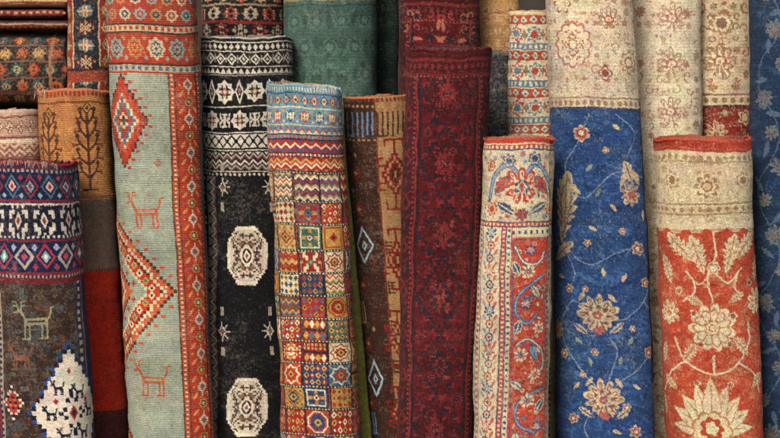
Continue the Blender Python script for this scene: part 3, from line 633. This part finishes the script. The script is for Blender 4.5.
def dN(c):
    c.fill('#c8b799'); beige_flor(c,-15,100,21)
    u,v=c.at(570,45); c.flo(u,v,21,12,'#a06c54',.16,0,1.15); c.flo(u,v,18.5,12,'#cfbd9c',.16,0,1.15); c.inv(u,v,24,30,13,15,['#8f6a52','#a35b4a'],22,.4); c.flower(u,v,8,['#cbb896','#8f5a48','#d9cbb0'],8)
    u,v=c.at(626,62); c.flower(u,v,12,['#a5785a','#cbbca0','#8f5a48','#cbb896'],8); u,v=c.at(605,20); c.palm(u,v,13,['#94795a','#d8caae','#a35b4a','#cbb896']); c.flower(*c.at(560,5),10,['#8f6a52','#cbb896'],6)
    c.flower(*c.at(603,72),8,['#8d4b3e','#d2c1a0','#8d4b3e'],4)
    c.band(96,97.5,'#8f7756'); c.rep(7,lambda u,i:c.ell(u,102,2.3,2.8,'#94795a')); c.band(106,108.5,'#3a3e50')
    bl='#26426f'; c.band(108.5,900,bl); 
    c.shp((-90,108,90,900),lambda U,V:(V>108.5)&(vn(U,V,9,5,301)+.9*vn(U,V,2.5,2,302)>.6),'#385a88')
    c.shp((-90,108,90,900),lambda U,V:(V>108.5)&(vn(U,V,10,6,303)+.9*vn(U,V,2,2,304)>.75),'#1d3358')
    tn='#bba684'; pk='#a0574c'; vc='#7d8fa2'; bb=bl
    c.vine([(585,112),(575,140),(562,165),(580,195),(612,170),(640,178)],.95,vc); c.vine([(560,240),(585,262),(612,250),(633,246),(645,270),(640,300),(618,318),(595,312)],.95,vc)
    c.vine([(595,312),(570,300),(560,330),(575,365),(598,392)],.95,vc); c.vine([(640,300),(652,330),(640,362),(615,380),(600,398),(580,425),(590,450)],.95,vc); c.vine([(612,112),(630,130),(622,155)],.95,vc)
    c.vine([(598,392),(612,350),(605,335)],.95,vc); c.vine([(560,240),(572,270),(567,287)],.95,vc)
    u,v=c.at(562,206); c.leaf(u,v,76,16,1.72,tn,.45,7); c.leaf(u+1,v,64,9,1.72,'#7c6f5a',.4,7); c.leaf(u+1,v,56,6,1.72,tn,.3,7); c.line([(u+4,v-34),(u+1,v),(u-3,v+34)],1.5,'#7c6f5a'); c.leaf(u-4,v+44,34,7,2.5,tn,.45,4,'#7c6f5a'); c.leaf(u+12,v-20,18,4,.6,tn,.3,3)
    u,v=c.at(627,186)
    c.palm(u,v+8,13,[tn,'#8d4a40','#c6b38c',pk],.3,9,2); c.leaf(u-2,v-15,26,7,1.2,tn,.35,4,bb); c.leaf(u-8,v-8,18,4,2.0,tn,.3,3); c.leaf(u+8,v-8,20,4,.9,tn,.3,3); c.flo(u+1,v+8,5,6,pk)
    for x,y,R in((578,132,8.5),(634,246,7.5),(641,281,6),(567,287,5),(645,352,6.5),(562,352,5.5),(630,430,6.5),(570,418,5.5),(601,148,3.6),(618,228,3.6),(585,240,4),(583,286,3.6),(628,328,3.6),(590,350,4),(622,405,4.5),(578,372,3.6)):
        c.flower(*c.at(x,y),R,[tn,pk,'#7d332d','#ccbd9a'],5 if int(x)%2 else 6,x*.3)
    for x,y,R,t in((594,313,20,.15),(599,399,20,-.2)):
        c.palm(*c.at(x,y),R,[tn,'#7f4f42','#c0ae8a',pk],t,11,x)
        u,v=c.at(x,y); c.leaf(u-17,v+13,17,4,.6,tn,.4,4,bb); c.leaf(u+17,v+13,17,4,2.5,tn,.4,4,bb); c.leaf(u-14,v-19,12,2.6,2.2,tn); c.leaf(u+15,v-18,12,2.6,.9,tn); c.flo(u,v+15,5,5,pk)
    c.palm(*c.at(556,330),11,[tn,pk,tn,pk]); c.palm(*c.at(655,395),12,[tn,'#7f4f42',tn,pk])
    for x,y,t in((590,225,.4),(600,270,1.4),(620,275,2),(575,338,.7),(625,340,2.2),(632,385,.5),(585,360,1.2),(612,430,.3),(640,215,1.7),(585,165,2.4),(640,145,1),(560,275,.3),(610,205,.9),(572,385,2.3),(648,318,1.2),(612,125,.5),(595,190,2),(580,305,.2),(615,360,1.8)):
        c.leaf(*c.at(x,y),10,2.2,t,'#838c7c' if int(x)%2 else tn,.3,3)
    c.palm(*c.at(610,500),22,[tn,pk,tn,pk]); c.fade(bl,.62,110,640,451,2.4)
def dO(c):
    c.fill('#d6c8aa'); c.arab(-62,62,-15,640,12,['#b09674','#e0d4b8','#a57c68','#b8a07c'],23,True,.9,1.5)
    for y in(18,62,108,200,300,400): c.palm(c.at(668,y)[0],y,15,['#a98a6c','#dccfb2','#a5745e','#dccfb2'],0,9,y)
    c.vband(-90,-44,'#b8a686'); c.vdash(-42,-39,6,'#9f8468')
def dP(c):
    c.fill('#cbb896'); c.arab(-45,45,-15,98,12,['#9c7e60','#dcc5a0','#8a705c','#a4604d'],24,True,1,1.6)
    c.palm(*c.at(716,60),17,['#9c7a58','#dccba8','#9c5a4a','#dccba8']); c.flower(*c.at(718,22),12,['#9c7a58','#dccba8','#8a6a55'],8)
    c.band(92,94,'#7a5a45'); c.rep(9,lambda u,i:c.ell(u,99,2.6,3,'#8c6a48')); c.band(104,900,'#80261e'); c.band(104,106,'#3b2324')
    c.arab(-45,45,108,200,13,['#a5906c','#9a4a3e','#5b1a1a'],25,True,.5); c.flower(*c.at(741,116),8,['#c1ad87','#8a3a30','#c1ad87'],5); c.palm(*c.at(712,132),12,['#b7a179','#8a3a30','#b7a179','#8a3a30'])
def dQ(c):
    be='#c6b594'; iv='#cabc9c'; rd='#a9412b'; br='#a8714c'; c.fill(rd); c.band(0,151,'#a23726'); c.dash(147,149,3,'#b8614a'); c.band(151,232,be)
    c.arab(-64,64,155,230,10,['#ac9674','#d8cbac','#9b876a','#b6a07e'],26,True,1,1.2); c.rep(8,lambda u,i:c.ell(u,157,2.4,2.4,'#957a58'))
    c.flower(*c.at(702,186),13,['#94744f','#d2c2a0','#a2593f','#c7b28a'],8)
    for x in (668,738): c.flower(*c.at(x,180),9,['#a08460','#d6c8a8','#94744f'],7)
    c.band(161,162,'#957a58'); c.band(203,204.5,'#8f7654'); c.rep(9,lambda u,i:c.dia(u,209,3,3,'#94744f')); c.band(213,214.5,'#8f7654'); c.band(229,231,'#a9866a')
    c.shp((-90,215,90,245),lambda U,V:(V>231+2.5*np.sin(U/3.3)),rd)
    c.arab(-64,64,236,640,9,['#b25a3b','#963424','#ba6a4b','#b07a58'],28,True,.9,1.1)
    def pl(x,y,t,L,w=10):
        u,v=c.at(x,y); c.leaf(u,v,L,w,t,iv,.5,7,br)
        for k in (-.3,-.12,.06,.24):
            for s_ in(-1,1): c.line([(u+k*L*math.cos(t),v+k*L*math.sin(t)),(u+(k+.13)*L*math.cos(t)-s_*w*.55*math.sin(t),v+(k+.13)*L*math.sin(t)+s_*w*.55*math.cos(t))],1,br)
    for a in((675,247,.8,40,9.5),(691,254,1.25,42,10),(725,254,1.9,42,10),(741,247,2.35,40,9.5),(664,270,1.2,30,7.5),(752,270,1.95,30,7.5)): pl(*a)
    c.vine([(707,232),(709,255),(702,275),(707,302)],1.9,iv); c.vine([(680,270),(694,283),(707,272),(722,283),(736,270)],1.7,iv)
    c.flower(*c.at(707,268),7,[iv,br,iv],6)
    u,v=c.at(708,327); c.flo(u,v,24,11,iv,.24,.3); c.flo(u,v,19.5,11,br,.24,.3); c.flo(u,v,17.5,11,iv,.26,.3)
    for i in range(11): t=i*2*math.pi/11; c.line([(u+8*math.cos(t),v+8*math.sin(t)),(u+21*math.cos(t),v+21*math.sin(t))],1.0,br)
    c.flower(u,v,9,[br,iv,rd,iv],7)
    for x,y,R in((667,314,13),(752,304,14)): c.palm(*c.at(x,y),R,[iv,br,iv,rd],(.5 if x<700 else -.5),9,x)
    c.vine([(672,338),(680,360),(700,372),(716,372),(732,362),(744,343),(742,322)],2.1,iv); c.vine([(680,360),(668,375),(664,395)],1.8,iv); c.vine([(732,362),(748,374),(754,394)],1.8,iv)
    c.vine([(680,300),(690,290),(686,276)],1.6,iv); c.vine([(738,296),(728,288),(732,276)],1.6,iv); c.vine([(707,356),(708,372)],2.2,iv)
    pl(684,352,2.2,24,6); pl(736,346,.9,24,6); pl(690,300,.5,18,5); pl(730,298,2.6,18,5)
    u,v=c.at(706,432); c.bigpalm(u,v,44,[iv,br,'#cab994',rd])
    for x,y,t in((664,410,1.3),(760,410,1.8),(668,385,.6),(752,382,2.5),(760,345,1.2),(664,355,1.8)): pl(x,y,t,22,5.5)
    for x,y in((695,343),(724,343),(675,290),(744,284),(728,316),(690,312),(690,384),(724,384)): c.flower(*c.at(x,y),4,[iv,'#8b4a34'],5)
    c.fade('#a8472f',.55,234,640,461,2.4)
def dR(c):
    c.fill('#1b2d46'); c.shp((-90,-50,90,900),lambda U,V:vn(U,V,9,5,311)+.9*vn(U,V,2.5,2,312)>.6,'#263c59')
    tn='#6a6c6a'
    r=np.random.default_rng(4)
    for i,y in enumerate(range(-5,640,34)):
        x=760+(i%3)*8; c.palm(*c.at(x,y),8+(i%2)*3,[tn,'#3a4a5e','#6e5a50',tn],i); c.leaf(*c.at(770-(i%3)*7,y+17),17,3,r.uniform(0,3),'#4a5c70',.3,4); c.flower(*c.at(778,y+10),4,[tn,'#6e5a50'],6)
    c.vine([(764+10*math.sin(k*1.3),-10+k*24) for k in range(20)],1.1,'#4a5f74'); c.fade('#1f3350',.6,-12,640,471,2.4)
def dA(c):
    c.fill('#7e2c26'); c.vband(-14,12,'#26252e')
    for i,y in enumerate(range(-8,140,17)): c.star8(-1,y,9.5,7.5,['#b86b3f','#5c7f80'][i%2]); c.inv(-1,y,14,11,9,7,[['#26252e','#c8b48f'],['#c8b48f','#a53a2e']][i%2],120+i%2,.7); c.nest(-22,y,5,7,['#c39a5a','#31324a','#c8b48f'],1.4); c.nest(20,y,5,7,['#c39a5a','#31324a','#c8b48f'],1.4)
    c.vband(-15,-13.5,'#c1a47c'); c.vband(12,13.5,'#c1a47c'); c.band(66,69,'#2c2024'); c.band(69,80,'#8c3a2c')
def dS1(c):
    c.fill('#2a211f'); 
    for k,u0 in enumerate((-34,-17,0,17,34)):
        for j,v in enumerate(range(-50,80,17)): c.star8(u0,v+(k%2)*5,7.5,7,[['#a3542f','#24505a'],['#7c2d25','#8a6a45'],['#2c5b57','#8a3b2c']][k%3][j%2]); c.inv(u0,v+(k%2)*5,11,10,7,7,[['#24181a','#b08a55'],['#24181a','#a3542f']][(j+k)%2],130+k,.6)
    for u0 in(-26,-8.5,8.5,26): c.vband(u0-.8,u0+.8,'#6b4a38')
    c.vband(22,25,'#6b2a22'); c.rect(-60,50,60,53,'#8b6040')
def dS2(c): c.fill('#4a1f20'); c.vband(-3,-1,'#9b7a5d'); c.vdash(1,4,6,'#8a4a34'); c.vband(-90,-6,'#2a2226')
def dS3(c): c.fill('#6a2825'); c.vband(2,4,'#2b2226'); c.vdash(-3,0,7,'#ab8765')
def dS4(c): c.fill('#b0926a'); c.vband(1,3,'#7a3a2c'); c.vdash(-4,-2,6,'#6a4a38')
def dC(c):
    c.fill('#b3957d'); c.band(108,113,'#c0a58e'); c.band(116,118,'#8a4a42'); 
    c.rep(11,lambda u,i:c.nest(u,127,5,7,['#8d4d45','#d7c9aa','#8d4d45'],1.5)); c.band(136,139,'#7d4a44'); c.band(139,143,'#d0bda2'); c.chev(144,156,10,5,3,['#8d4d45','#c0a58e'])
    c.band(156,900,'#84564b')

folded(dS1,31,109,-58,67,.50,'dark folded carpet with orange and teal stars',.22,.7)
folded(dS2,19.5,31,-58,69,.52,'thin maroon folded carpet with a black edge',.24)
folded(dS3,8,19.5,-58,66,.53,'thin red brown folded carpet with dashed stripe',.24)
folded(dS4,-6,8,-58,68,.52,'tan folded carpet with rust stripe',.24)
roll(dA,(89,-40),92,44,44,.50,'narrow rolled carpet with red borders and tribal ornaments')
roll(dC,(13,111),14,56,56,.27,'faded pink and beige rolled carpet with striped end','#b39a86','#8a7666',kind='flat')
roll(dG2,(244,-45),246,82,82,.56,'dark rolled carpet with red and ivory star motifs')
roll(dH,(330,-40),330,94,94,.40,'dusty green rolled carpet with faded tone on tone scrolls','#8a7a50','#4d5548',fin=dict(wear=.16,wearc='#7a867a',abr=.14,spk=.3))
roll(dH2,(386,-30),386,26,26,.52,'narrow dark green rolled carpet',fin=dict(wear=.05))
roll(dK2,(440,-45),440,80,80,.31,'dark red rolled carpet with crimson and black flowers')
roll(dL1,(497,-40),497,42,42,.47,'tan rolled carpet with faded floral scrolls',fin=dict(wear=.2))
roll(dL2,(502,52),502,32,32,.33,'charcoal rolled carpet with a frayed fringed end','#5d5852','#44403c',fringe=('#8d8578',488,516,90,.012))
roll(dL3,(533,12),533,48,48,.22,'ivory rolled carpet with red and blue ornamental bands','#a98c6c','#9a876d')
roll(dO,(660,-45),662,80,80,.26,'cream rolled carpet with tan floral scrolls',fin=dict(wear=.2,wearc='#dccfb4'))
roll(dP,(720,-40),722,66,66,.37,'tan rolled carpet with brown scrolls and dark red field',fin=dict(wear=.2,wearc='#d8c9aa'))
roll(dR,(790,-40),794,84,84,.13,'dark blue rolled carpet with subdued floral sprays',fin=dict(wear=.12,wearc='#67747f'))
roll(dE,(74,91),94,72,70,.25,'tan and rust banded rolled carpet with brown tree motifs','#b5603c','#8a6a4a',kind='flat',rb=.0045,warp=.6,fringe=('#cfc3a8',40,52,14,.03),fin=dict(wear=.12,wearc='#a58a6a',spk=.25))
roll(dD,(32,164),46,90,98,0.0,'navy and maroon tribal rolled carpet with ivory hooked band','#7c1d2c','#5c2a2c',rb=.0042,tilt=-.004,fringe=('#b9a99a',10,60,60,.016),warp=.7,fin=dict(wear=.12,wearc='#9a8c88'))
roll(dG,(246,37),250,92,88,.25,'black and ivory tribal rolled carpet with lobed medallions','#a89f8e','#6a6258',warp=.55,fin=dict(wear=.11,wearc='#8e867a',spk=.25))
roll(dF,(150,-40),173,92,88,.10,'sage green flatwoven rolled carpet with red border and orange animals',kind='flat',seam=203,warp=.35,fin=dict(wear=.15,wearc='#c0bba5',rib=.1,jit=.14,spk=.2))
roll(dJ2,(336,122),365,14,14,.075,'narrow olive green rolled carpet',kind='flat')
roll(dJ,(376,97),399,68,60,.15,'dark brown rolled carpet with comb motifs and camel tan half','#a5623c','#7a5a3c',tilt=.006,rb=.004,warp=.7)
roll(dI,(304,86),321,75,78,-.02,'multicoloured patchwork grid rolled carpet with light blue end','#7394a3','#8a7a62',tilt=-.008,rb=.0035,warp=.55,fringe=('#ddd6c4',314,334,46,.016),kind='pile',fin=dict(wear=.13,jit=.18,spk=.3))
roll(dK,(449,48),436,86,77,-.06,'burgundy rolled carpet with worn dark navy angular diamonds','#50161b','#4a2226',fringe=('#7c5a54',410,488,50,.005),rb=.003,fin=dict(wear=.09,wearc='#805048',jit=.22,spk=.4))
roll(dN,(590,-50),607,88,101,.02,'beige floral and blue rolled carpet with tan palmettes',seam=642,fin=dict(wear=.2,wearc='#98a3aa',jit=.2,spk=.6))
roll(dM,(519,139),511,73,76,-.19,'red and ivory floral rolled carpet with blue palmettes','#a03a2c','#8a5a48',seam=547,warp=.75,fringe=('#b98a74',486,552,40,.004),fin=dict(wear=.15,wearc='#c4b595'))
roll(dQ,(702,140),714,97,98,-.05,'red rolled carpet with ivory flowers and beige end','#a63c28','#8a4a38',rb=.0042,seam=752,fringe=('#b9785e',658,746,40,.004),fin=dict(wear=.17,wearc='#c8b48e',spk=.5))

# ---------------- setting
def box(name,x0,y0,z0,x1,y1,z1,mat):
    b=min(.006,(x1-x0)/5,(z1-z0)/5)
    vs=[(x,y,z) for z in(z0,z1) for x,y in((x0,y0),(x1,y0),(x1,y1),(x0,y1))]
    me=bpy.data.meshes.new(name); me.from_pydata(vs,[],[(3,2,1,0),(4,5,6,7),(0,1,5,4),(1,2,6,5),(2,3,7,6),(3,0,4,7)]); me.materials.append(mat)
    o=bpy.data.objects.new(name,me); bpy.context.collection.objects.link(o)
    m=o.modifiers.new('bevel','BEVEL'); m.width=b
    return o
g=bpy.data.meshes.new('ground'); g.from_pydata([(-60,-60,0),(60,-60,0),(60,60,0),(-60,60,0)],[],[(0,1,2,3)]); g.materials.append(mat_plain('stone_paving','#8a837a',6,.3,.9))
go=bpy.data.objects.new('ground',g); bpy.context.collection.objects.link(go); go['kind']='structure'
w=box('wall',-3.2,1.4,0,3.2,1.6,3.0,mat_plain('dark_plaster','#3b342e',8,.3)); w['label']='dark plastered shop wall behind the carpets'; w['category']='wall'
wood=mat_plain('old_wood','#4a3524',20,.3,.7)
xa,zb_,_=P(-58,109.5,.50); xb_,_,_=P(66,109.5,.50)
bt=box('bench',xa,.49,zb_-.04,xb_,1.05,zb_-.001,wood); bt['label']='dark wooden bench carrying the folded carpets'; bt['category']='bench'
for x in (xa+.03,xb_-.09):
    for y in (.52,.97):
        l=box('leg',x,y,0,x+.05,y+.05,zb_-.042,wood); l.parent=bt

# ---------------- light, camera
wd=bpy.data.worlds.new('World'); bpy.context.scene.world=wd; wd.use_nodes=True; t=wd.node_tree
sk=t.nodes.new('ShaderNodeTexSky'); sk.sky_type='NISHITA'; sk.sun_disc=False
EL,AZ=math.radians(38),math.radians(203)
sk.sun_elevation=EL; sk.sun_rotation=AZ; sk.dust_density=5.0
t.links.new(sk.outputs[0],t.nodes['Background'].inputs[0]); t.nodes['Background'].inputs[1].default_value=.14
sd=bpy.data.lights.new('sun','SUN'); sd.energy=2.8; sd.angle=math.radians(16); sd.color=(1,.955,.90)
so=bpy.data.objects.new('sun',sd); bpy.context.collection.objects.link(so)
from mathutils import Vector
d=Vector((math.sin(AZ)*math.cos(EL),math.cos(AZ)*math.cos(EL),math.sin(EL)))
so.rotation_euler=d.to_track_quat('Z','Y').to_euler(); so.location=(-2,-4,5)
cd=bpy.data.cameras.new('camera'); cd.lens=LENS; cd.sensor_width=36; cd.clip_end=300
co=bpy.data.objects.new('camera',cd); bpy.context.collection.objects.link(co); co.location=(0,CY,CZ); co.rotation_euler=(math.pi/2-PIT,0,0)
sc=bpy.context.scene; sc.camera=co; sc.view_settings.view_transform='Standard'; sc.view_settings.look='None'; sc.view_settings.exposure=0
